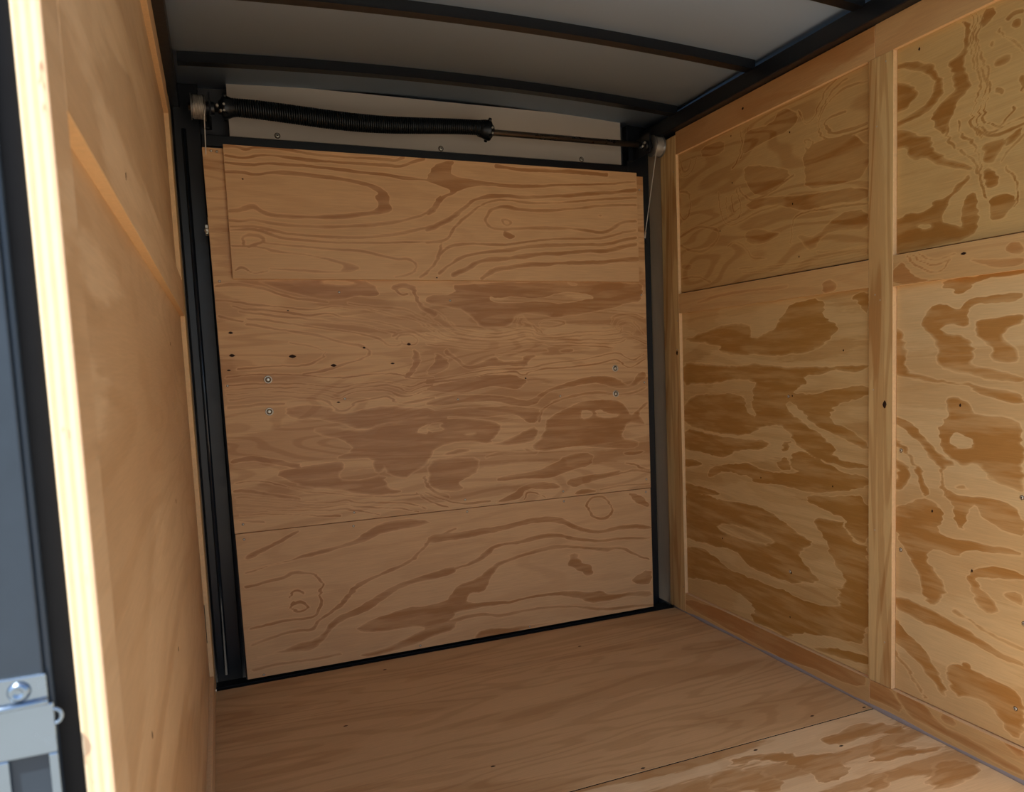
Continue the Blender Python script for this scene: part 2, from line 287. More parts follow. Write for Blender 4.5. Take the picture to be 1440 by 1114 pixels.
  ('L',5.5,[-1186,1508,-1194,1466,-1214,1440,-1246,1413,-1268,1388,-1276,1367,-1284,1333,-1295,1311]),
  ('L',4.7,[-1221,1497,-1226,1464,-1253,1443,-1272,1419,-1279,1388,-1280,1353]),
  ('L',4.7,[-1252,1489,-1263,1466,-1289,1446,-1325,1439,-1379,1446]),
  ('G',0,[-1282,1429,-1325,1430,-1342,1428,-1326,1399,-1308,1384,-1287,1386,-1290,1408]),
  ('G',0,[-1287,1377,-1312,1371,-1327,1342,-1313,1328,-1291,1334]),
  ('G',0,[-1299,1310,-1338,1312,-1362,1297,-1355,1274,-1339,1258,-1303,1258,-1303,1284]),
  ('L',3.9,[-1379,1424,-1353,1404,-1326,1380]),
  ('L',3.8,[-1340,1367,-1361,1341,-1368,1308,-1362,1279]),
  ('G',0,[-1342,1428,-1379,1442,-1380,1430,-1343,1407,-1336,1415]),
 ],
 'nearmid': [
  ('L',3.6,[-1085,1211,-1111,1186,-1155,1160,-1196,1165,-1212,1187]),
  ('L',3.2,[-1102,1212,-1129,1191,-1163,1178,-1204,1184]),
  ('L',3.2,[-1120,1213,-1154,1191,-1196,1192,-1223,1199]),
  ('G',0,[-1034,1170,-1066,1199,-1080,1190,-1103,1162,-1138,1144,-1196,1144,-1188,1137,-1034,1147]),
  ('G',0,[-1258,1180,-1292,1173,-1339,1169,-1394,1168,-1394,1150,-1339,1150,-1296,1162]),
  ('G',0,[-1352,1202,-1392,1196,-1393,1174,-1356,1180]),
 ],
 'nearlow': [
  ('G',0,[-1177,1141,-1386,1144,-1386,1129,-1301,1132,-1265,1127,-1249,1107,-1225,1103,-1205,1119,-1183,1126]),
  ('G',0,[-1217,1066,-1244,1087,-1281,1093,-1387,1096,-1387,1077,-1322,1076,-1271,1078,-1250,1061,-1258,1044,-1245,1028,-1207,1035,-1175,1035,-1184,1015,-1229,1012,-1251,1002,-1267,973,-1262,938,-1324,926,-1390,912,-1391,895,-1294,908,-1252,917,-1162,937,-1173,991,-1131,1022,-1125,1043,-1143,1076,-1183,1085]),
  ('G',0,[-1271,1043,-1322,1042,-1388,1046,-1388,1029,-1352,1020,-1333,1003,-1343,989,-1372,974,-1390,943,-1344,944,-1301,954,-1314,976,-1282,1001,-1266,1025]),
  ('G',0,[-1023,1049,-1063,1016,-1082,969,-1070,933,-1120,912,-1180,902,-1241,898,-1325,885,-1391,872,-1392,848,-1326,862,-1274,875,-1252,893,-1191,895,-1132,899,-1070,912,-1024,923]),
  ('G',0,[-1192,858,-1231,866,-1253,850,-1259,831,-1296,824,-1346,821,-1392,806,-1396,653,-1359,666,-1308,674,-1298,701,-1276,711,-1250,701,-1227,703,-1187,734,-1169,778,-1186,804,-1204,814,-1198,834]),
  ('H',0,[-1215,781,-1254,774,-1276,751,-1233,738,-1210,751,-1204,770]),
  ('G',0,[-1024,811,-1096,799,-1127,765,-1164,732,-1222,703,-1182,693,-1188,654,-1212,620,-1183,623,-1176,693,-1134,724,-1083,777,-1024,795]),
  ('G',0,[-1024,757,-1064,744,-1103,701,-1134,668,-1147,611,-1122,620,-1116,666,-1071,724,-1024,741]),
  ('G',0,[-1025,704,-1078,687,-1097,658,-1071,623,-1025,611,-1058,659]),
  ('G',0,[-1231,654,-1248,657,-1250,647,-1234,645]),
  ('G',0,[-1023,556,-1111,599,-1145,611,-1193,584,-1170,531,-1218,520,-1278,525,-1398,524,-1398,512,-1263,502,-1226,477,-1162,488,-1146,470,-1146,442,-1204,400,-1180,344,-1139,340,-1121,408,-1086,450,-1032,521]),
  ('G',0,[-1185,651,-1217,594,-1221,548,-1248,549,-1253,597,-1276,618,-1298,581,-1361,561,-1398,555,-1396,611,-1339,633,-1261,631,-1224,629]),
  ('G',0,[-1271,457,-1321,475,-1399,478,-1399,462,-1322,449,-1279,439,-1301,411,-1344,383,-1323,358,-1280,372,-1280,399,-1261,434]),
  ('G',0,[-1033,334,-1131,331,-1251,309,-1310,288,-1403,273,-1404,261,-1303,272,-1251,282,-1197,286,-1131,287,-1033,304]),
  ('L',6.0,[-1228,344,-1281,325,-1338,310,-1403,305]),
  ('G',0,[-1198,187,-1222,210,-1252,214,-1267,215,-1326,206,-1405,203,-1407,95,-1376,91,-1327,146,-1276,146,-1223,125]),
  ('G',0,[-1033,281,-1097,233,-1140,217,-1198,152,-1207,105,-1149,155,-1088,193,-1033,213]),
  ('L',8.3,[-1038,184,-1089,140,-1141,93]),
  ('G',0,[-1350,417,-1400,437,-1401,399,-1364,408]),
  ('G',0,[-1237,222,-1260,230,-1267,215,-1249,209]),
 ],
 'nearbase': [
  ('G',0,[-953,22,-953,78,-1036,85,-1091,24,-1027,28]),
  ('G',0,[-1045,85,-1126,90,-1194,45,-1280,47,-1417,31,-1417,18,-1287,23,-1169,27,-1100,27]),
  ('G',0,[-1193,88,-1233,90,-1241,58,-1202,55]),
  ('G',0,[-1351,89,-1416,88,-1416,56,-1379,65]),
 ],
 'floorb': [
  ('G',0,[-232,-1186,-145,-1135,-106,-1180,-28,-1208,-14,-1227,-140,-1210,-192,-1206]),
  ('G',0,[-244,-1045,-95,-1027,-16,-1097,-53,-1131,-130,-1091,-238,-1099,-268,-1071]),
  ('G',0,[-545,-1036,-425,-1039,-322,-1116,-163,-1138,-324,-1161,-402,-1176,-434,-1058,-524,-1058]),
  ('G',0,[-607,-1071,-510,-1065,-479,-1147,-496,-1205,-647,-1128]),
  ('G',0,[-347,-1280,-272,-1232,-230,-1243,-314,-1297]),
  ('G',0,[-345,-1104,-309,-1146,-302,-1195,-385,-1227,-409,-1183]),
  ('G',0,[-198,-1312,-67,-1248,-17,-1319,-80,-1351,-198,-1352]),
 ],
}

# ---------------------------------------------------------------- object helpers
def tag(o, label=None, cat=None, group=None, kind=None):
    if label: o['label'] = label
    if cat: o['category'] = cat
    if group: o['group'] = group
    if kind: o['kind'] = kind
    return o

def empty(name, loc=(0, 0, 0), parent=None, kind=None):
    o = bpy.data.objects.new(name, None)
    o.empty_display_size = 0.05
    COL.objects.link(o)
    o.location = loc
    if parent: o.parent = parent
    if kind: o['kind'] = kind
    return o

def link(name, me, mats, parent=None, loc=(0, 0, 0)):
    o = bpy.data.objects.new(name, me)
    for m in (mats if isinstance(mats, (list, tuple)) else [mats]):
        me.materials.append(m)
    COL.objects.link(o)
    o.location = loc
    if parent: o.parent = parent
    return o

class MB:
    """collects simple solids into one mesh"""
    def __init__(s): s.v = []; s.f = []; s.m = []; s.sm = []
    def box(s, lo, hi, mat=0, taper=None):
        b = len(s.v)
        x0, y0, z0 = lo; x1, y1, z1 = hi
        s.v += [(x0,y0,z0),(x1,y0,z0),(x1,y1,z0),(x0,y1,z0),(x0,y0,z1),(x1,y0,z1),(x1,y1,z1),(x0,y1,z1)]
        q = [(0,3,2,1),(4,5,6,7),(0,1,5,4),(1,2,6,5),(2,3,7,6),(3,0,4,7)]
        s.f += [tuple(b + i for i in t) for t in q]; s.m += [mat] * 6; s.sm += [False] * 6
        return s
    def rings(s, rings, mat=0, cap=True, smooth=True, close=False):
        """rings: list of equally long loops of points"""
        b = len(s.v); n = len(rings[0])
        for r in rings: s.v += [tuple(p) for p in r]
        k = len(rings)
        for i in range(k if close else k - 1):
            i2 = (i + 1) % k
            for j in range(n):
                j2 = (j + 1) % n
                s.f.append((b+i*n+j, b+i*n+j2, b+i2*n+j2, b+i2*n+j)); s.m.append(mat); s.sm.append(smooth)
        if cap and not close:
            s.f.append(tuple(b + j for j in reversed(range(n)))); s.m.append(mat); s.sm.append(False)
            s.f.append(tuple(b + (k-1)*n + j for j in range(n))); s.m.append(mat); s.sm.append(False)
        return s
    def lathe(s, prof, o, ax, mat=0, n=24, smooth=True):
        """prof: (t, r) along axis ax from point o"""
        o = Vector(o); ax = Vector(ax).normalized()
        a = ax.orthogonal().normalized(); c = ax.cross(a)
        rg = []
        for t, r in prof:
            rg.append([o + ax*t + (a*math.cos(2*math.pi*j/n) + c*math.sin(2*math.pi*j/n))*r for j in range(n)])
        return s.rings(rg, mat, True, smooth)
    def tube(s, pts, r, mat=0, n=8, cap=True, close=False):
        pts = [Vector(p) for p in pts]
        rg = []
        k = len(pts)
        prev = None
        for i, p in enumerate(pts):
            if close: t = (pts[(i+1) % k] - pts[i-1]).normalized()
            elif i == 0: t = (pts[1] - p).normalized()
            elif i == k-1: t = (p - pts[i-1]).normalized()
            else: t = (pts[i+1] - pts[i-1]).normalized()
            if prev is None: a = t.orthogonal().normalized()
            else:
                a = (prev - t * prev.dot(t)).normalized()
            prev = a
            c = t.cross(a)
            rr = r[i] if isinstance(r, (list, tuple)) else r
            rg.append([p + (a*math.cos(2*math.pi*j/n) + c*math.sin(2*math.pi*j/n))*rr for j in range(n)])
        return s.rings(rg, mat, cap, True, close)
    def mesh(s, name, bevel=0):
        me = bpy.data.meshes.new(name)
        me.from_pydata(s.v, [], s.f)
        me.polygons.foreach_set('material_index', s.m)
        me.polygons.foreach_set('use_smooth', s.sm)
        me.update()
        return me
    def build(s, name, mats, parent=None, loc=(0, 0, 0), bevel=0):
        o = link(name, s.mesh(name), mats, parent, loc)
        if bevel:
            b = o.modifiers.new('bevel', 'BEVEL'); b.width = bevel; b.segments = 2
            b.limit_method = 'ANGLE'; b.angle_limit = R(50)
        return o

# ---------------------------------------------------------------- materials
def srgb(r, g, b):
    f = lambda c: (c/255/12.92) if c/255 <= 0.04045 else ((c/255 + 0.055)/1.055) ** 2.4
    return (f(r), f(g), f(b), 1)

class NT:
    def __init__(s, name):
        s.m = bpy.data.materials.new(name); s.m.use_nodes = True
        s.t = s.m.node_tree; s.t.nodes.clear()
        s.out = s.t.nodes.new('ShaderNodeOutputMaterial')
        s.b = s.t.nodes.new('ShaderNodeBsdfPrincipled')
        s.t.links.new(s.b.outputs[0], s.out.inputs[0])
    def n(s, typ, **kw):
        o = s.t.nodes.new(typ)
        for k, v in kw.items(): setattr(o, k, v)
        return o
    def l(s, a, b): s.t.links.new(a, b)
    def val(s, sock, v):
        if hasattr(v, 'links') or isinstance(v, bpy.types.NodeSocket): s.l(v, sock)
        else: sock.default_value = v
    def math(s, op, a, b=0.0, c=None, clamp=False):
        o = s.n('ShaderNodeMath', operation=op, use_clamp=clamp)
        s.val(o.inputs[0], a); s.val(o.inputs[1], b)
        if c is not None: s.val(o.inputs[2], c)
        return o.outputs[0]
    def ss(s, x, lo, hi, to0=0.0, to1=1.0):
        o = s.n('ShaderNodeMapRange', interpolation_type='SMOOTHSTEP')
        s.val(o.inputs[0], x); o.inputs[1].default_value = lo; o.inputs[2].default_value = hi
        o.inputs[3].default_value = to0; o.inputs[4].default_value = to1
        return o.outputs[0]
    def noise(s, vec, scale, detail=2, rough=0.5, dist=0.0):
        o = s.n('ShaderNodeTexNoise')
        s.l(vec, o.inputs['Vector'])
        o.inputs['Scale'].default_value = scale; o.inputs['Detail'].default_value = detail
        o.inputs['Roughness'].default_value = rough; o.inputs['Distortion'].default_value = dist
        return o.outputs[0]
    def mul(s, vec, v3):
        o = s.n('ShaderNodeVectorMath', operation='MULTIPLY')
        s.l(vec, o.inputs[0]); o.inputs[1].default_value = v3
        return o.outputs[0]
    def mix(s, f, a, b):
        o = s.n('ShaderNodeMix', data_type='RGBA')
        s.val(o.inputs[0], f); s.val(o.inputs[6], a); s.val(o.inputs[7], b)
        return o.outputs[2]

def plywood(name, axis, light, dark, traced=False, a=0.85, b=0.25, freq=9.0, stretch=0.16, rough=0.55, redd=0.2, seed=0.0, jagk=0.14, proc=0.0):
    """pine plywood face: growth rings along the grain axis; traced sheets read
    the figure of the veneer from the mesh attribute 'grain' (cm inside a dark ring)"""
    k = NT(name)
    tc = k.n('ShaderNodeTexCoord')
    oi = k.n('ShaderNodeObjectInfo')
    off = k.n('ShaderNodeVectorMath', operation='ADD')
    k.l(tc.outputs['Object'], off.inputs[0])
    sc = k.math('MULTIPLY_ADD', oi.outputs['Random'], 23.0, seed)
    k.l(sc, off.inputs[1])
    P = off.outputs[0]
    st = [1.0, 1.0, 1.0]; st[axis] = stretch
    fb = [1.0, 1.0, 1.0]; fb[axis] = 0.035
    jg = [1.0, 1.0, 1.0]; jg[axis] = 0.12
    Ps = k.mul(P, st); Pf = k.mul(P, fb); Pj = k.mul(P, jg)
    fibre = k.noise(Pf, 420, 3, 0.6)
    jag = k.noise(Pj, 130, 2, 0.6)
    big = k.noise(Ps, 3.0, 2, 0.5)
    ringv = k.noise(Ps, 2.3, 3, 0.45, 0.25)
    ring = k.math('SINE', k.math('MULTIPLY', ringv, freq * 6.283))
    if traced:
        at = k.n('ShaderNodeAttribute', attribute_name='grain')
        D = k.math('ADD', at.outputs['Fac'], k.math('MULTIPLY', k.math('SUBTRACT', jag, 0.5), jagk))
        # crisp on one side of the season, fading on the other
        fade = k.ss(k.noise(Ps, 5.0, 1), 0.35, 0.65, 0.35, 0.95)
        m1 = k.math('ADD', k.math('MULTIPLY', k.ss(D, -0.11, 0.11), fade), k.math('MULTIPLY', k.ss(D, -0.5, 0.9), k.math('SUBTRACT', 1.0, fade)))
        mott = k.noise(k.mul(P, jg), 38, 3, 0.6)
        m1 = k.math('MULTIPLY', m1, k.ss(mott, 0.30, 0.62, 0.74, 1.04))
        if proc:
            r3 = k.math('ADD', ring, k.math('MULTIPLY', k.math('SUBTRACT', jag, 0.5), 1.6))
            m1 = k.math('MAXIMUM', m1, k.math('MULTIPLY', k.ss(r3, -0.1, 0.4), proc))
    else:
        D = k.math('ADD', ring, k.math('MULTIPLY', k.math('SUBTRACT', jag, 0.5), 1.1))
        m1 = k.ss(D, 0.0, 0.45)
        m1 = k.math('MULTIPLY', m1, k.ss(big, 0.3, 0.62, 0.35, 1.0))
    ring2v = k.noise(Ps, 3.4, 3, 0.5, 0.4)
    ring2 = k.math('SINE', k.math('MULTIPLY', ring2v, freq * 2.4 * 6.283))
    m2 = k.ss(ring2, 0.1, 0.9)
    f = k.math('ADD', k.math('MULTIPLY', m1, a), k.math('MULTIPLY', m2, b), clamp=True)
    col = k.mix(f, light, dark)
    if traced:   # pale early wood hugging each ring
        halo = k.math('MULTIPLY', k.ss(D, -0.5, -0.12), k.math('SUBTRACT', 1.0, m1))
        pale = tuple(min(1, c*1.16) for c in light[:3]) + (1,)
        col = k.mix(k.math('MULTIPLY', halo, 0.6), col, pale)
    red = k.mix(1.0, col, col)
    mixr = k.n('ShaderNodeMix', data_type='RGBA', blend_type='MULTIPLY')
    k.val(mixr.inputs[0], k.ss(big, 0.4, 0.75, 0.0, redd))
    k.l(col, mixr.inputs[6]); mixr.inputs[7].default_value = (0.93, 0.78, 0.60, 1)
    hs = k.n('ShaderNodeHueSaturation')
    k.l(mixr.outputs[2], hs.inputs['Color'])
    v = k.math('ADD', k.math('MULTIPLY', k.math('SUBTRACT', fibre, 0.5), 0.34), 1.0)
    v2 = k.math('ADD', k.math('MULTIPLY', k.math('SUBTRACT', k.noise(P, 5.0, 2), 0.5), 0.16), 0.0)
    k.l(k.math('ADD', v, v2), hs.inputs['Value'])
    k.l(hs.outputs[0], k.b.inputs['Base Color'])
    k.l(k.math('MULTIPLY_ADD', m1, -0.12, rough), k.b.inputs['Roughness'])
    k.b.inputs['Specular IOR Level'].default_value = 0.35
    bp = k.n('ShaderNodeBump'); bp.inputs['Strength'].default_value = 0.12; bp.inputs['Distance'].default_value = 0.002
    k.l(fibre, bp.inputs['Height']); k.l(bp.outputs[0], k.b.inputs['Normal'])
    return k.m

def simple(name, col, rough=0.5, metal=0.0, spec=0.5, noise=0.06, bump=0.0, scale=40):
    k = NT(name)
    tc = k.n('ShaderNodeTexCoord')
    nz = k.noise(tc.outputs['Object'], scale, 3, 0.6)
    hs = k.n('ShaderNodeHueSaturation'); hs.inputs['Color'].default_value = col
    k.l(k.math('MULTIPLY_ADD', k.math('SUBTRACT', nz, 0.5), noise * 4, 1.0), hs.inputs['Value'])
    k.l(hs.outputs[0], k.b.inputs['Base Color'])
    k.l(k.math('MULTIPLY_ADD', k.math('SUBTRACT', nz, 0.5), 0.2, rough), k.b.inputs['Roughness'])
    k.b.inputs['Metallic'].default_value = metal
    k.b.inputs['Specular IOR Level'].default_value = spec
    if bump:
        bp = k.n('ShaderNodeBump'); bp.inputs['Strength'].default_value = bump; bp.inputs['Distance'].default_value = 0.002
        k.l(nz, bp.inputs['Height']); k.l(bp.outputs[0], k.b.inputs['Normal'])
    return k.m

def galvanised(name, col, rough=0.4, axis=2):
    k = NT(name)
    tc = k.n('ShaderNodeTexCoord')
    st = [1, 1, 1]; st[axis] = 0.02
    br = k.noise(k.mul(tc.outputs['Object'], st), 300, 2, 0.6)
    bl = k.noise(tc.outputs['Object'], 6, 3, 0.5)
    hs = k.n('ShaderNodeHueSaturation'); hs.inputs['Color'].default_value = col
    k.l(k.math('ADD', k.math('MULTIPLY_ADD', k.math('SUBTRACT', br, 0.5), 0.3, 1.0), k.math('MULTIPLY', k.math('SUBTRACT', bl, 0.5), 0.3)), hs.inputs['Value'])
    k.l(hs.outputs[0], k.b.inputs['Base Color'])
    k.b.inputs['Metallic'].default_value = 0.25
    k.l(k.math('MULTIPLY_ADD', bl, 0.2, rough - 0.1), k.b.inputs['Roughness'])
    return k.m

def ply_edge(name, axis=0, pitch=0.0028):
    k = NT(name)
    tc = k.n('ShaderNodeTexCoord')
    sep = k.n('ShaderNodeSeparateXYZ'); k.l(tc.outputs['Object'], sep.inputs[0])
    nz = k.noise(k.mul(tc.outputs['Object'], (1, 1, 0.3)), 90, 3, 0.6)
    x = k.math('ADD', sep.outputs[axis], k.math('MULTIPLY', nz, 0.0012))
    s = k.math('SINE', k.math('MULTIPLY', x, 6.283 / pitch / 2))
    f = k.ss(s, -0.2, 0.2)
    col = k.mix(f, srgb(236, 212, 175), srgb(222, 186, 148))
    pit = k.ss(nz, 0.64, 0.72, 0.0, 0.6)
    col = k.mix(pit, col, srgb(120, 72, 50))
    k.l(col, k.b.inputs['Base Color']); k.b.inputs['Roughness'].default_value = 0.8
    bp = k.n('ShaderNodeBump'); bp.inputs['Strength'].default_value = 0.5; bp.inputs['Distance'].default_value = 0.001
    k.l(nz, bp.inputs['Height']); k.l(bp.outputs[0], k.b.inputs['Normal'])
    return k.m

X, Y, Z = 0, 1, 2
DL, DD = srgb(207, 166, 119), srgb(166, 117, 70)
RL, RD = srgb(208, 176, 122), srgb(170, 124, 60)
M = {}
M['overlay'] = plywood('pine_ply_overlay', X, DL, DD, True, a=0.95, b=0.12, freq=5)
M['main'] = plywood('pine_ply_main', X, DL, DD, True, a=0.90, b=0.32, freq=9, proc=0.42)
M['lower'] = plywood('pine_ply_lower', X, DL, DD, True, a=0.95, b=0.14, freq=4)
M['farlow'] = plywood('pine_ply_figured', Y, RL, RD, True, a=0.95, b=0.2, freq=7, jagk=0.22, redd=0.08, proc=0.3)
M['farup'] = plywood('pine_ply_faint', Y, srgb(196, 160, 104), srgb(158, 108, 50), True, a=0.55, b=0.40, freq=7)
M['nearlow'] = plywood('pine_ply_bold', Y, srgb(214, 184, 134), srgb(178, 130, 70), True, a=1.0, b=0.1, freq=4, jagk=0.22, redd=0.08, proc=0.25)
M['nearup'] = plywood('pine_ply_wavy', Y, srgb(200, 166, 108), srgb(160, 112, 52), True, a=0.95, b=0.12, freq=6, jagk=0.15)
M['rail_t'] = plywood('pine_rail_traced', Y, srgb(204, 166, 112), srgb(178, 126, 72), True, a=0.85, b=0.2, freq=6)
M['rail'] = plywood('pine_rail', Y, srgb(204, 164, 112), srgb(178, 126, 72), a=0.7, b=0.2, freq=4)
M['stud'] = plywood('pine_batten', Z, srgb(212, 180, 124), srgb(178, 132, 78), a=0.6, b=0.5, freq=11, stretch=0.07)
M['floor_t'] = plywood('floor_ply_pale', X, srgb(230, 200, 154), srgb(186, 140, 86), True, a=0.9, b=0.15, freq=5, stretch=.28, jagk=0.4, proc=0.8)
M['floor'] = plywood('floor_ply', X, srgb(211, 173, 124), srgb(174, 130, 82), a=0.38, b=0.3, freq=7, stretch=0.16, redd=0.1)
M['left'] = plywood('pine_ply_left', Y, srgb(204, 170, 128), srgb(178, 138, 94), a=0.5, b=0.2, freq=5)
M['edge'] = ply_edge('plywood_cut_edge')
M['edgez'] = simple('plywood_sawn_edge', srgb(224, 186, 136), 0.8, noise=0.08, bump=0.3, scale=120)
M['black'] = simple('black_painted_steel', srgb(17, 21, 27), 0.35, 0.0, 0.5, 0.05, 0.05, 60)
M['frame'] = simple('black_gloss_steel', srgb(14, 19, 26), 0.36, 0.0, 0.6, 0.05, 0.08, 30)
M['rubber'] = simple('black_rubber', srgb(18, 18, 19), 0.7, 0, 0.3)
M['jamb'] = simple('dark_grey_steel_jamb', srgb(46, 58, 70), 0.4, 0.2, 0.5, 0.05, 0.05, 50)
M['roof'] = simple('ceiling_sheet', srgb(160, 184, 212), 0.55, 0.1, 0.5, 0.03, 0.0, 3)
M['header'] = simple('header_sheet', srgb(190, 180, 165), 0.55, 0.1, 0.5, 0.02, 0.0, 5)
M['galv'] = galvanised('galvanised_steel', srgb(214, 190, 158), 0.42)
M['spring'] = simple('oiled_spring_steel', srgb(34, 38, 42), 0.35, 0.6, 0.5, 0.05)
M['shaft'] = simple('steel_shaft', srgb(120, 112, 104), 0.3, 0.9, 0.5, 0.03)
M['cable'] = simple('steel_cable', srgb(198, 192, 180), 0.4, 0.5, 0.5, 0.05)
M['drum'] = simple('cast_drum', srgb(140, 138, 134), 0.4, 0.7, 0.5, 0.05)
M['screw'] = simple('zinc_screw', srgb(205, 200, 185), 0.35, 0.7, 0.5, 0.03)
M['knot'] = simple('dark_knot', srgb(48, 30, 22), 0.8, 0, 0.2, 0.1)
M['groove'] = simple('dark_washer_groove', srgb(110, 92, 66), 0.7)  # darker flat ring between washer rim and bolt head
M['bead'] = simple('black_gloss_bead', srgb(34, 40, 48), 0.2, 0, 0.6)
M['dirt'] = simple('seam_dirt', srgb(20, 16, 14), 0.9, 0, .1, .2, 0, 60)
M['zinc'] = simple('bright_zinc_plate', srgb(140, 158, 176), 0.25, 1.0, 0.5, 0.03, 0.05, 25)
M['caulk'] = simple('grey_sealant', srgb(150, 140, 138), 0.6, 0, 0.4, 0.03)
M['shell'] = simple('outer_shell', srgb(60, 62, 66), 0.5)
M['ground'] = simple('gravel_ground', srgb(150, 143, 132), 0.9, 0, 0.2, 0.1, 0, 8)

# ---------------------------------------------------------------- grain field on a sheet
WARP = {'farlow': 2.2, 'nearlow': 1.7, 'nearup': 1.2, 'floorb': 4.0, 'main': 1.1, 'overlay': .7, 'lower': 1.0}
def smooth_noise(a, b, sa, sb, rng):
    """value noise on the grid a x b (mm) with cell sizes sa, sb"""
    na = int((a[-1]-a[0])/sa) + 3; nb = int((b[-1]-b[0])/sb) + 3
    g = rng.random((nb, na)) * 2 - 1
    u = (a - a[0]) / sa; v = (b - b[0]) / sb
    iu = u.astype(int); iv = v.astype(int)
    fu = u - iu; fv = v - iv
    fu = fu*fu*(3-2*fu); fv = (fv*fv*(3-2*fv))[:, None]
    g0 = g[iv][:, iu]*(1-fu) + g[iv][:, iu+1]*fu
    g1 = g[iv+1][:, iu]*(1-fu) + g[iv+1][:, iu+1]*fu
    return g0*(1-fv) + g1*fv

def grain_field(key, A, B):
    """A, B: 2-D arrays of in-plane coordinates (m); returns signed depth in cm"""
    D = np.full(A.shape, -3.0)
    a = A[0] * 1000; b = B[:, 0] * 1000
    rng = np.random.default_rng(len(key) * 7 + ord(key[0]))
    k = WARP.get(key, 1.0)
    # growth rings are ragged along the fibres and gently wavy across them
    wa = (smooth_noise(a, b, 40, 7, rng) * 5.0 + smooth_noise(a, b, 22, 22, rng) * 2.0) * k
    wv = smooth_noise(a, b, 60, 18, rng)
    wb = (smooth_noise(a, b, 45, 30, rng) * 1.8 + smooth_noise(a, b, 14, 14, rng) * 0.9) * k
    for typ, w, q in GRAIN.get(key, []):
        p = np.array(q, float).reshape(-1, 2)
        marg = w / 2 + 14
        i0 = np.searchsorted(a, p[:,0].min() - marg); i1 = np.searchsorted(a, p[:,0].max() + marg)
        j0 = np.searchsorted(b, p[:,1].min() - marg); j1 = np.searchsorted(b, p[:,1].max() + marg)
        if i1 <= i0 or j1 <= j0: continue
        xx, zz = np.meshgrid(a[i0:i1], b[j0:j1])
        xx = xx + wa[j0:j1, i0:i1]; zz = zz + wb[j0:j1, i0:i1]
        # smooth the traced line once (Chaikin)
        closed = typ != 'L'
        for _ in range(2 if not closed else 1):
            if closed: n = np.vstack([p, p[:1]])
            else: n = p
            c = []
            if not closed: c.append(n[0])
            for u, v in zip(n[:-1], n[1:]):
                c += [u * .75 + v * .25, u * .25 + v * .75]
            if not closed: c.append(n[-1])
            p = np.array(c)
        segs = list(zip(p[:-1], p[1:])) + ([(p[-1], p[0])] if closed else [])
        d2 = np.full(xx.shape, 1e9); ins = np.zeros(xx.shape, bool)
        for u, v in segs:
            e = v - u; L = max(e @ e, 1e-6)
            t = np.clip(((xx - u[0]) * e[0] + (zz - u[1]) * e[1]) / L, 0, 1)
            d2 = np.minimum(d2, (xx - u[0] - t*e[0])**2 + (zz - u[1] - t*e[1])**2)
            if closed:
                c = (u[1] > zz) != (v[1] > zz)
                with np.errstate(divide='ignore', invalid='ignore'):
                    xi = u[0] + (zz - u[1]) * e[0] / (e[1] if e[1] else 1e-9)
                ins ^= c & (xx < xi)
        d = np.sqrt(d2) / 10
        sub = D[j0:j1, i0:i1]
        if typ == 'L': sub[:] = np.maximum(sub, max(w, 3.0) / 16 * (1 + .45*wv[j0:j1, i0:i1]) - d)
        elif typ == 'G': sub[:] = np.maximum(sub, np.where(ins, d, -d))
        else: sub[:] = np.minimum(sub, np.where(ins, -d, d))
    return D

def sheet(name, lo, hi, mat, parent, axis=None, side=None, key=None, res=0.004, edge=None, warp=0.0):
    """a plywood sheet; with a key its visible face (normal +-axis) is a fine grid
    that carries the veneer figure"""
    lo = Vector(lo); hi = Vector(hi)
    loc = Vector(((lo.x+hi.x)/2, (lo.y+hi.y)/2, lo.z))
    l, h = lo - loc, hi - loc
    edge = edge or M['edgez']
    if key is None:
        b = MB().box(l, h)
        if axis is not None:
            n = {('x',-1):5, ('x',1):3, ('y',-1):2, ('y',1):4, ('z',-1):0, ('z',1):1}[(axis, side)]
            b.m = [1]*6; b.m[n] = 0
        o = b.build(name, [mat, edge], parent, loc, bevel=0.0008)
        return o
    ai = 'xyz'.index(axis); ua, va = [i for i in range(3) if i != ai]
    nu = max(2, int((hi[ua]-lo[ua])/res)); nv = max(2, int((hi[va]-lo[va])/res))
    U, V = np.meshgrid(np.linspace(lo[ua], hi[ua], nu), np.linspace(lo[va], hi[va], nv))
    D = grain_field(key, U, V)
    co = np.zeros((nu*nv, 3))
    co[:, ua] = U.ravel() - loc[ua]; co[:, va] = V.ravel() - loc[va]
    co[:, ai] = (h if side > 0 else l)[ai]
    idx = np.arange(nu*nv).reshape(nv, nu)
    f = np.stack([idx[:-1,:-1], idx[:-1,1:], idx[1:,1:], idx[1:,:-1]], -1).reshape(-1, 4)
    flip = (side < 0) ^ (ai == 1)
    if flip: f = f[:, ::-1]
    b = MB().box(l, h)
    n = {('x',-1):5, ('x',1):3, ('y',-1):2, ('y',1):4, ('z',-1):0, ('z',1):1}[(axis, side)]
    del b.f[n]
    off = nu*nv
    verts = co.tolist() + b.v
    faces = f.tolist() + [tuple(i+off for i in q) for q in b.f]
    me = bpy.data.meshes.new(name)
    me.from_pydata(verts, [], faces)
    mi = np.zeros(len(faces), np.int32); mi[len(f):] = 1
    me.polygons.foreach_set('material_index', mi)
    att = me.attributes.new('grain', 'FLOAT', 'POINT')
    att.data.foreach_set('value', np.concatenate([D.ravel(), np.full(8, -3.0)]).astype(np.float32))
    me.update()
    return link(name, me, [mat, edge], parent, loc)

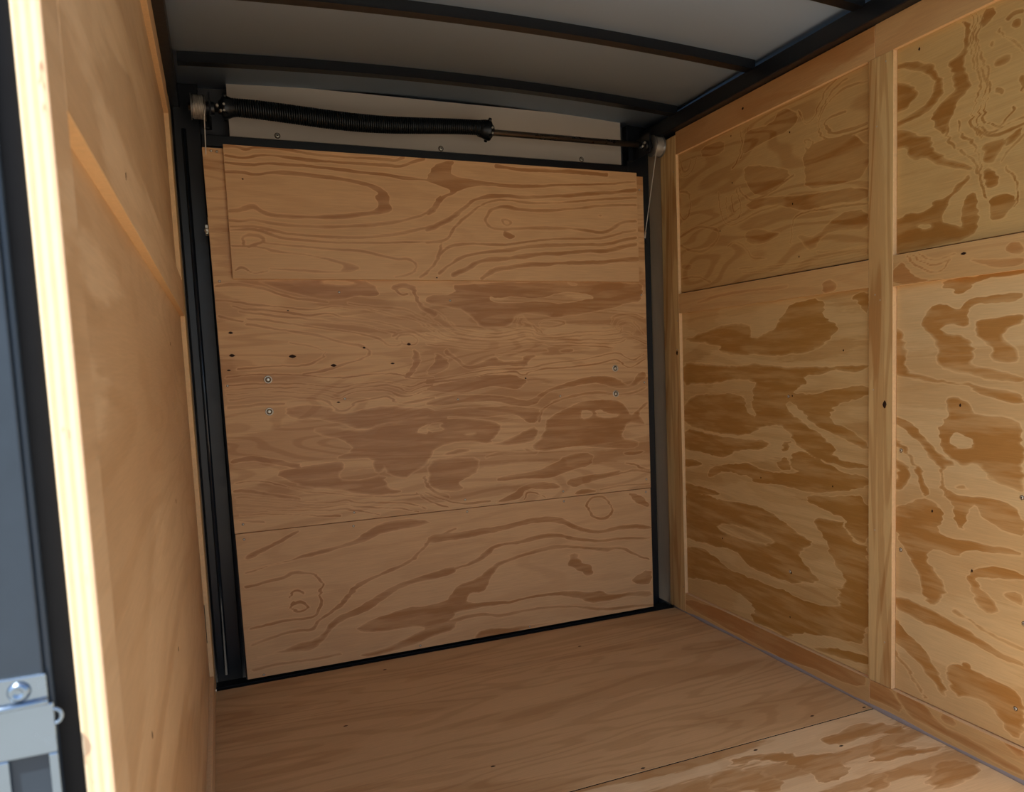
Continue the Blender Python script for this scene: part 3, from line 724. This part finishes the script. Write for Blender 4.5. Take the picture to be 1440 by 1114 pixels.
# shared small meshes
def screw_mesh(r, name):
    b = MB()
    b.lathe([(0, r*1.3), (r*.06, r*1.25), (r*.08, r)], (0,0,0), (0,0,1), 1, 14)
    b.lathe([(0, r), (r*0.30, r*0.98), (r*0.50, r*0.75), (r*0.50, r*0.40)], (0,0,0), (0,0,1), 0, 14)
    b.lathe([(r*.45, r*.36), (r*.52, r*.34)], (0,0,0), (0,0,1), 1, 8)
    me = b.mesh(name); me.materials.append(M['screw']); me.materials.append(M['knot']); return me
SCREW = screw_mesh(0.0042, 'screw')
SMALL = screw_mesh(0.0030, 'screw')
def washer_mesh():
    b = MB()
    n = 24
    def ring(r, z): return [(r*math.cos(2*math.pi*j/n), r*math.sin(2*math.pi*j/n), z) for j in range(n)]
    b.rings([ring(.0125, 0), ring(.0125, .0018), ring(.0100, .0026), ring(.0088, .0018), ring(.0086, .0004)], 0, False)
    b.rings([ring(.0087, .0005), ring(.0052, .0005)], 1, False)
    b.rings([ring(.0054, 0), ring(.0052, .003), ring(.0036, .0042), ring(.0010, .0036)], 0, True)
    me = b.mesh('washer_bolt'); me.materials.append(M['screw']); me.materials.append(M['groove']); return me
WASH = washer_mesh()
def knot_mesh():
    b = MB(); n = 12
    for k, (r, h) in enumerate(((1.0, .0002), (0.55, .0007))): pass
    rg = [[(math.cos(2*math.pi*j/n)*r*(1+.18*math.sin(3*j+1)), math.sin(2*math.pi*j/n)*r*(1+.15*math.cos(2*j)), z) for j in range(n)] for r, z in ((1, 0), (.9, .0003), (.5, .0005))]
    b.rings(rg, 0)
    me = b.mesh('knot'); me.materials.append(M['knot']); return me
KNOT = knot_mesh()
def rot_for(axis, side):
    return {('y',-1): (R(90), 0, 0), ('x',-1): (0, R(-90), 0), ('x',1): (0, R(90), 0), ('z',1): (0, 0, 0)}[(axis, side)]
def put(name, me, p, axis, side, parent, scale=(1,1,1)):
    o = bpy.data.objects.new(name, me); COL.objects.link(o)
    o.parent = parent
    o.location = Vector(p) - parent.matrix_basis.translation - (parent.parent.matrix_basis.translation if parent.parent else Vector())
    o.rotation_euler = rot_for(axis, side); o.scale = scale
    return o

# ================================================================ SETTING
# ---- floor
YR = 0.036           # rear edge of the floor
fl = empty('floor', kind='structure')
sheet('floor_sheet', (-1.69, -0.980, -0.018), (-0.004, YR, 0), M['floor'], fl, 'z', 1)
fB = sheet('floor_sheet', (-1.69, -2.00, -0.018), (-0.004, -0.985, 0), M['floor_t'], fl, 'z', 1, key='floorb', res=0.008)
MB().box((-1.76, -2.00, -0.08), (0.05, YR, -0.020)).build('subfloor', M['shell'], fl)
for x, y in ((-.522,-.164),(-1.172,-.045),(-1.349,-.398),(-1.053,-.793),(-.732,-.968),(-.19,-.94),(-.03,-.965),(-.44,-1.02),(-.24,-1.10)):
    put('knot', KNOT, (x, y, 0), 'z', 1, fl, (.006, .003, 1))
MB().box((-1.69, -.9855, -.018), (-.004, -.9795, -.0007)).build('floor_seam', M['dirt'], fl)
# dark rubber and steel sill between the floor and the ramp door
MB().box((-1.68, YR, -0.05), (0.0, 0.13, -0.006)).box((-1.68, YR+.004, -0.006), (0.0, YR+.016, -0.001)).box((-1.68, YR+.024, -.006), (0.0, YR+.034, 0.001)).build('trim_1', M['rubber'])['kind'] = 'structure'
# grey sealant bead along the foot of the right wall
b = MB(); pts = [(-.006 - .002*math.sin(i*.9), -1.99 + i*.06, .003) for i in range(35)]
b.tube(pts, [.009 + .001*math.sin(i*1.7) for i in range(35)], 0, 8)
b.build('trim_2', M['caulk'])['kind'] = 'structure'

# ---- right wall
wr = empty('wall_right', kind='structure')
MB().box((0.012, -2.00, -0.08), (0.05, 0.25, 1.90)).build('outer_skin', M['shell'], wr)
F = -0.012           # face of the battens and rails, panels stand back at 0
sheet('plywood_panel', (0, -.960, .080), (.011, -.043, 1.150), M['farlow'], wr, 'x', -1, key='farlow')
sheet('plywood_panel', (-.001, -.960, 1.222), (.011, -.043, 1.722), M['farup'], wr, 'x', -1, key='farup', res=.0035)
sheet('plywood_panel', (0, -1.94, .080), (.011, -1.045, 1.142), M['nearlow'], wr, 'x', -1, key='nearlow')
sheet('plywood_panel', (-.001, -1.94, 1.222), (.011, -1.045, 1.722), M['nearup'], wr, 'x', -1, key='nearup', res=.0035)
sheet('top_rail', (F, -.982, 1.720), (.011, -.043, 1.800), M['rail'], wr, 'x', -1)
sheet('top_rail', (F, -2.00, 1.720), (.011, -.984, 1.801), M['rail'], wr, 'x', -1)
sheet('middle_rail', (F, -.962, 1.146), (.011, -.043, 1.217), M['rail_t'], wr, 'x', -1, key='farmid')
sheet('middle_rail', (F, -1.94, 1.141), (.011, -1.044, 1.218), M['rail_t'], wr, 'x', -1, key='nearmid')
sheet('base_rail', (F, -.966, .004), (.011, -.043, .078), M['rail_t'], wr, 'x', -1, key='farbase')
sheet('base_rail', (F, -2.00, .004), (.011, -.968, .077), M['rail_t'], wr, 'x', -1, key='nearbase')
sheet('corner_batten', (F, -.041, .004), (.011, .066, 1.790), M['stud'], wr, 'x', -1)
sheet('batten', (F-.0006, -1.043, .0785), (.011, -.963, 1.7195), M['stud'], wr, 'x', -1)
sheet('batten', (F-.0006, -1.998, .0785), (.011, -1.942, 1.7195), M['stud'], wr, 'x', -1)
for y, z in ((-.657,1.423),(-.859,.984),(-.647,.852),(-.492,.581),(-.361,1.70),(-.647,1.632),(-.364,1.549),(-.683,1.265),(-.628,.153),(-.274,.337),(-.636,.297),(-.816,.595),(-.292,1.405)):
    put('knot', KNOT, (0 if z < 1.2 else -.001, y, z), 'x', -1, wr, (.003, .0022, 1))
for y, z in ((-1.401,.364),(-1.385,.161),(-1.391,.646),(-1.060,.721),(-1.060,.46),(-.63,.85),(-.63,.30)):
    put('screw', SCREW, (0, y, z), 'x', -1, wr)
for y, z in ((-1.233,.844),(-1.11,1.697),(-1.157,.578),(-1.27,.453)):
    put('knot', KNOT, (-.001 if z > 1.2 else 0, y, z), 'x', -1, wr, (.004, .0025, 1))
for y, z in ((-.025,1.663),(-.022,1.012),(-.03,1.119),(-1.02,.839),(-.985,1.125),(-1.002,1.11),(-1.019,1.70),(-.979,.877),(-.985,.5),(-1.02,.2),(-.03,.1),(-.99,1.55)):
    put('screw', SMALL, (F, y, z), 'x', -1, wr, (.7,.7,.7))
put('knot', KNOT, (F-.0008, -1.018, .839), 'x', -1, wr, (.010, .006, 1))
put('knot', KNOT, (F-.0002, -.022, 1.000), 'x', -1, wr, (.009, .006, 1))
put('knot', KNOT, (F-.0002, -1.247, 1.194), 'x', -1, wr, (.003, .007, 1))
put('knot', KNOT, (F-.0002, -.44, 1.762), 'x', -1, wr, (.004, .005, 1))
# galvanised side of the rear opening
MB().box((0.000, .066, 0), (.011, .205, 1.86)).build('galvanised_return', M['galv'], wr)

# ---- left wall (the unseen near end, left open to let soft daylight in, is at y = -2)
wl = empty('wall_left', kind='structure')
LF = -1.680; LP = -1.692
MB().box((-1.75, -1.995, -0.06), (-1.704, 0.25, 1.90)).build('outer_skin', M['shell'], wl)
LB = -1.6955
sheet('plywood_panel', (LB, -1.935, .080), (LP, -.043, 1.156), M['left'], wl, 'x', 1)
sheet('plywood_panel', (LB, -1.935, 1.256), (LP, -.043, 1.722), M['left'], wl, 'x', 1)
sheet('middle_rail', (LB, -1.936, 1.154), (LF, -.043, 1.254), M['left'], wl, 'x', 1)
sheet('top_rail', (LB, -1.936, 1.720), (LF, -.043, 1.800), M['left'], wl, 'x', 1)
sheet('base_rail', (LB, -1.936, .004), (LF, -.043, .078), M['left'], wl, 'x', 1)
sheet('corner_batten', (LB, -.041, .004), (LF, .066, 1.790), M['stud'], wl, 'x', 1)
sheet('door_batten', (LB, -2.000, .004), (LF, -1.938, 1.800), M['left'], wl, 'x', 1, edge=M['edge'])
MB().box((-1.70, .067, 0), (LF-.0005, .205, 1.86)).build('galvanised_return', M['galv'], wl)
for y, z in ((-1.66,.611),(-1.556,1.20),(-.95,.75),(-1.2,.55),(-.70,1.05)):
    put('knot', KNOT, (LP+.0001 if z < 1.15 else LF+.0001, y, z), 'x', 1, wl, (.004, .0015, 1))
MB().box((LP, -.050, .185), (LP+.0015, -.042, .300)).build('dark_gap', M['rubber'], wl)
# steel jamb of the open end: folded face, rubber seal beside the plywood edge
jb = empty('trim_3', (-1.71, -2.0, 0), kind='structure')
MB().box((-.003, .004, 0), (.0135, .03, 1.80)).build('rubber_seal', M['rubber'], jb)
MB().box((-.040, -.004, 0), (-.001, .01, 1.80)).box((-.001, -.001, 0), (.0025, .012, 1.80)).build('jamb_face', M['jamb'], jb, bevel=.001)

# ---- roof
def roof_z(x):
    u = (x + .84) / .86
    return 1.872 + .030 * (1 - min(1, u*u))
ce = empty('ceiling', kind='structure')
nx = 33
xs = [-1.70 + (1.72)*i/(nx-1) for i in range(nx)]
b = MB()
rg = [[(x, -2.00, roof_z(x)), (x, .25, roof_z(x)), (x, .25, roof_z(x)+.03), (x, -2.00, roof_z(x)+.03)] for x in xs]
b.rings(rg, 0, True, True); b.build('ceiling_sheet', M['roof'], ce)
MB().box((-1.78, -2.0, 1.93), (.08, .30, 1.96)).box((-1.78, -2.0, 1.86), (-1.70, .30, 1.93)).box((.012, -2.0, 1.86), (.08, .30, 1.93)).build('outer_skin', M['shell'], ce)
for yc in (-.075, -.515, -.955, -1.395, -1.835):
    b = MB()
    for (y0, y1, z0, z1) in ((yc-.017, yc-.014, -.026, 0), (yc-.017, yc+.017, -.028, -.025), (yc+.014, yc+.017, -.026, 0)):
        b.rings([[(x, y0, roof_z(x)+z0), (x, y1, roof_z(x)+z0), (x, y1, roof_z(x)+z1), (x, y0, roof_z(x)+z1)] for x in xs[1:-1]], 0, True, False)
    b.build('roof_bow', M['black'], ce)
MB().box((-1.75, -2.01, 1.80), (.05, -1.95, 1.87)).build('end_header', M['black'], ce, bevel=.003)
for x0, x1 in ((-1.700, -1.655), (-.040, .012)):
    MB().box((x0, -1.99, 1.802), (x1, .20, 1.853)).build('roof_rail', M['black'], ce, bevel=.003)

# ---- rear wall: black frame round the ramp door, grey header sheet
wb = empty('wall_rear', kind='structure')
MB().box((-1.75, .21, -.06), (.05, .25, 1.90)).build('outer_skin', M['shell'], wb)
fr = MB()
fr.box((-1.676, .170, -.04), (-1.60, .208, 1.88))
fr.box((-.095, .170, -.04), (-.002, .208, 1.88))
fr.box((-1.600, .165, 1.668), (-.095, .208, 1.728))
fr.build('door_frame', M['frame'], wb, bevel=.003)
b = MB()   # half-round bead and angle on the left post
b.rings([[(-1.648 + .007*math.cos(t), .170 - .006*math.sin(t), z) for t in [math.pi*i/10 for i in range(11)]] for z in (0.0, 1.74)], 0, True, True)
b.build('frame_bead', M['bead'], wb)
MB().box((-1.517, .160, 1.726), (-.128, .169, 1.895)).build('header_sheet', M['header'], wb)
for x, z in ((-1.375,1.738),(-.837,1.736),(-.296,1.735)):
    put('screw', SCREW, (x, .160, z), 'y', -1, wb, (1.7,1.7,1.7))
MB().box((-1.59, .150, 1.690), (-.10, .166, 1.700)).build('frame_lip', M['frame'], wb)

# ================================================================ RAMP DOOR
dr = empty('door_1', (-.84, .06, 0), kind='structure')
def child_sheet(*a, **k):
    o = sheet(*a, **k); o.location -= dr.location; return o
YM, YO = .045, .033
p_main = child_sheet('plywood_panel', (-1.600, YM, .487), (-.102, YM+.014, 1.656), M['main'], dr, 'y', -1, key='main', res=.003)
# the photograph shows the door slightly narrower towards its foot on the left
p_low = child_sheet('plywood_panel', (-1.5985, YM, .016), (-.1035, YM+.014, .4845), M['lower'], dr, 'y', -1, key='lower')
p_over = child_sheet('overlay_panel', (-1.542, YO, 1.270), (-.135, YM-.0005, 1.6655), M['overlay'], dr, 'y', -1, key='overlay')
MB().box((-1.592, YM+.014, .012), (-.11, .150, 1.650)).build('door_core', M['black'], dr, (.84, -.06, 0))
for o in (p_main, p_low):
    me = o.data
    n = len(me.vertices); co = np.zeros(n*3); me.vertices.foreach_get('co', co); co = co.reshape(-1,3)
    wx = co[:,0]; wz = co[:,2] + o.location.z
    left = np.clip(-wx/0.75, 0, 1)
    co[:,0] += left * (.012 * (1 - wz/1.656))
    me.vertices.foreach_set('co', co.ravel()); me.update()
for x, z in ((-1.58,1.275-.012),(-1.560,1.646),(-1.576,1.647),(-1.580,.947),(-1.566,.514),(-1.566,.466),(-1.229,1.231),(-1.232,.889),(-1.225,.514),(-1.23,.469),(-.853,.867),(-.845,.517),(-.84,.474),(-.864,1.203),(-.469,.859),(-.471,.509),(-.470,.472),(-.121,1.222),(-.118,.893),(-.12,.521),(-.124,.472),(-.624,.024),(-1.03,.026),(-1.538,.022),(-.118,1.608)):
    put('screw', SMALL, (x, YM, z), 'y', -1, dr)
for x, z in ((-1.462,.961),(-1.465,.861),(-.241,.951),(-.242,.856)):
    put('washer_bolt', WASH, (x, YM, z), 'y', -1, dr)
for x, z, a, c in ((-1.56,1.108,.008,.004),(-1.561,1.039,.010,.005),(-1.573,.994,.007,.0025),(-1.385,1.031,.013,.006),(-1.261,.998,.011,.005),(-1.161,1.052,.006,.0035),(-1.013,1.06,.008,.0045),(-1.071,.998,.008,.003),(-1.253,.879,.007,.0025),(-.601,.929,.004,.0035),(-1.389,1.174,.004,.002)):
    put('knot', KNOT, (x, YM, z), 'y', -1, dr, (a*.8, c*.85, 1))
for x, z in ((-1.494,1.567),(-.909,1.278)):
    put('knot', KNOT, (x, YO, z), 'y', -1, dr, (.003, .002, 1))
# cable brackets on the door's two side edges
for s, x in ((-1, -1.604), (1, -.096)):
    b = MB()
    b.box((x-.004, .055, 1.405), (x+.004, .095, 1.432))
    b.lathe([(0,.007),(.006,.007),(.006,.005),(.010,.004)], (x, .052, 1.414), (0,-1,0), 0, 8)
    b.build('cable_bracket', M['screw'] if s < 0 else M['black'], dr, (.84, -.06, 0), bevel=.001)

# ================================================================ LIFT-ASSIST SPRING
YS, ZS = .050, 1.772
sp = empty('counterbalance_spring', (-.84, YS, ZS))
tag(sp, 'black counterbalance spring on a steel shaft with two cable drums above the ramp door', 'spring')
loc = (.84, -YS, -ZS)
MB().lathe([(0,.0105),(1.585,.0105)], (-1.628, YS, ZS), (1,0,0), 0, 20).build('shaft', M['shaft'], sp, loc)
# close-wound coil, sagging a little
b = MB(); pts = []; turns = 118; per = 12
x0, x1 = -1.515, -.705
for i in range(turns*per+1):
    t = i/(turns*per); a = 2*math.pi*i/per
    x = x0 + (x1-x0)*t
    r = .0240 + .002*math.sin(t*5)
    if t > .97: r = .0225 + (t-.97)/.03*.003
    zc = ZS + .008 - .016*math.sin(math.pi*t)**2 + .004*t
    pts.append((x, YS + r*math.cos(a), zc + r*math.sin(a)))
b.tube(pts, .0036, 0, 6); b.build('coil', M['spring'], sp, loc)
def cone(x, d, name):
    b = MB()
    b.lathe([(-.034,.024),(-.020,.027),(-.012,.031),(.0,.034),(.006,.034),(.010,.027),(.012,.020),(.018,.018),(.018,.0108)], (x, YS, ZS+.006), (d,0,0), 0, 18)
    for k in range(4):
        a = math.pi/4 + k*math.pi/2
        v = Vector((0, math.cos(a), math.sin(a)))
        b.lathe([(0,.006),(.012,.006)], Vector((x, YS, ZS+.006)) + v*.030, v, 0, 6)
    o = b.build(name, M['spring'], sp, loc)
    for k in (0, 3):
        a = math.pi/4 + k*math.pi/2
        s = MB().lathe([(0,.0035),(.004,.0035)], Vector((x + d*.004, YS - .036, ZS + (.004 if k else -.014))), (0,-1,0), 0, 6).build('set_screw', M['screw'], o)
    return o
cone(-.700, 1, 'winding_cone')
cone(-1.528, -1, 'anchor_cone')
def drum(xa, xb, zc, R_, name):
    b = MB(); n = 9
    prof = [(0, R_+.003), (.0025, R_+.003), (.003, R_-.004)]
    w = xb - xa
    for i in range(n*4+1):
        t = .004 + (w-.008)*i/(n*4)
        prof.append((t, R_ - .0035 + .0022*math.sin(i*math.pi/2)))
    prof += [(w-.003, R_-.004), (w-.0025, R_+.003), (w, R_+.003), (w, .013)]
    prof = [(0, .013)] + prof
    b.lathe(prof, (xa, YS, zc), (1,0,0), 0, 40)
    o = b.build(name, M['drum'], sp, loc)
    b = MB()   # wound cable
    pts = []
    for i in range(int(8.3*24)+1):
        a = 2*math.pi*i/24
        t = i/(8.3*24)
        pts.append((xa + .006 + (w-.012)*t, YS + (R_-.0008)*math.cos(a+math.pi), zc + (R_-.0008)*math.sin(a+math.pi)))
    b.tube(pts, .00125, 0, 6); b.build('wound_cable', M['cable'], o)
    return o
drum(-1.622, -1.582, ZS, .034, 'cable_drum')
drum(-.058, -.018, ZS, .036, 'cable_drum')
for x in (-1.570, -.078):   # bearing plates with hub and set screws
    b = MB()
    b.box((x-.003, YS-.024, ZS-.030), (x+.003, .168, ZS+.040))
    b.lathe([(-.012,.019),(.012,.019)], (x, YS, ZS), (1,0,0), 0, 16)
    b.box((x-.022, .150, ZS-.030), (x+.003, .168, ZS+.040))
    o = b.build('bearing_plate', M['black'], sp, loc, bevel=.001)
    for dx, dz in ((.020, .004), (.030, -.010)):
        s = 1 if x < -1 else -1
        MB().lathe([(0,.0045),(.005,.0045),(.006,.003)], (x + s*dx, YS-.018, ZS+dz), (0,-1,0), 0, 6).build('set_screw', M['screw'], o)
        MB().lathe([(0,.008),(.016,.008)], (x + s*(dx-.008), YS-.010, ZS+dz), (s,0,0), 0, 10).build('hub', M['black'], o)

# ================================================================ LIFT CABLES
def lift_cable(xt, xb, label):
    e = empty('lift_cable', (xb, .12, 1.42))
    tag(e, label, 'cable', 'lift cables of the ramp door')
    top = Vector((xt, YS-.034, ZS)); bot = Vector((xb, .088, 1.448))
    if xt > -.5: bot = Vector((xb, .052, 1.445))
    l = (-e.location.x, -e.location.y, -e.location.z)
    pts = [top.lerp(bot, i/12) for i in range(13)]
    MB().tube(pts, .0016, 0, 8).build('wire_rope', M['cable'], e, l)
    d = (bot-top).normalized()
    MB().lathe([(-.012,.0032),(.010,.0038),(.012,.003)], bot, d, 0, 10).build('ferrule', M['cable'], e, l)
    c = bot + d*.020
    pr = [c + Vector((.006*math.sin(a)*.5, 0, 0)) + Vector((0, 0, .010*math.cos(a))) + Vector((.006*math.sin(a), 0, 0))*.6 for a in [2*math.pi*i/14 for i in range(14)]]
    MB().tube(pr, .0018, 0, 6, False, True).build('end_loop', M['spring'], e, l)
    return e
lift_cable(-1.586, -1.597, 'thin steel cable hanging from the left drum down behind the door plywood')
lift_cable(-.053, -.094, 'thin steel cable running from the right drum to a hook beside the door edge')

# ================================================================ STRIKE PLATE on the side-door jamb
st = empty('strike_plate', (-1.722, -2.004, .76))
tag(st, 'shiny zinc strike plate with a rectangular slot screwed to the dark door jamb', 'strike plate')
l = (1.722, 2.004, -.76)
b = MB()
yb, yf = -2.0041, -2.0058
b.box((-1.750, yf, .790), (-1.7095, yb, .806))
b.build('mounting_tab', M['zinc'], st, l, bevel=.0008)
b = MB()
yf2 = -2.0068
b.box((-1.750, yf2, .757), (-1.707, yb, .788)).box((-1.712, yf2, .690), (-1.707, yb, .757)).box((-1.750, yf2, .690), (-1.732, yb, .757)).box((-1.750, yf2, .660), (-1.707, yb, .690))
b.build('plate', M['zinc'], st, l, bevel=.0010)
b = MB()
pts = [(-1.7075 + .004*math.sin(a), -2.0055, .779 - .0045*math.cos(a)) for a in [math.pi*i/10 for i in range(11)]]
b.tube(pts, .0012, 0, 8); b.build('rolled_hook', M['zinc'], st, l)
b = MB()
b.tube([(-1.750, yf2-.0002, .7885), (-1.735, yf2-.0002, .7885), (-1.709, yf2-.0002, .7895)], .0020, 0, 10)
b.build('rolled_edge', M['zinc'], st, l)
MB().lathe([(0,.0062),(.001,.0060),(.003,.0045),(.0034,.0030),(.0018,.0022),(.0018,.0008)], (-1.7235, yf, .7975), (0,-1,0), 0, 20).build('screw', M['zinc'], st, l)

# ================================================================ GROUND OUTSIDE
MB().box((-30, -30, -.62), (30, 30, -.55)).build('ground', M['ground'])['kind'] = 'structure'
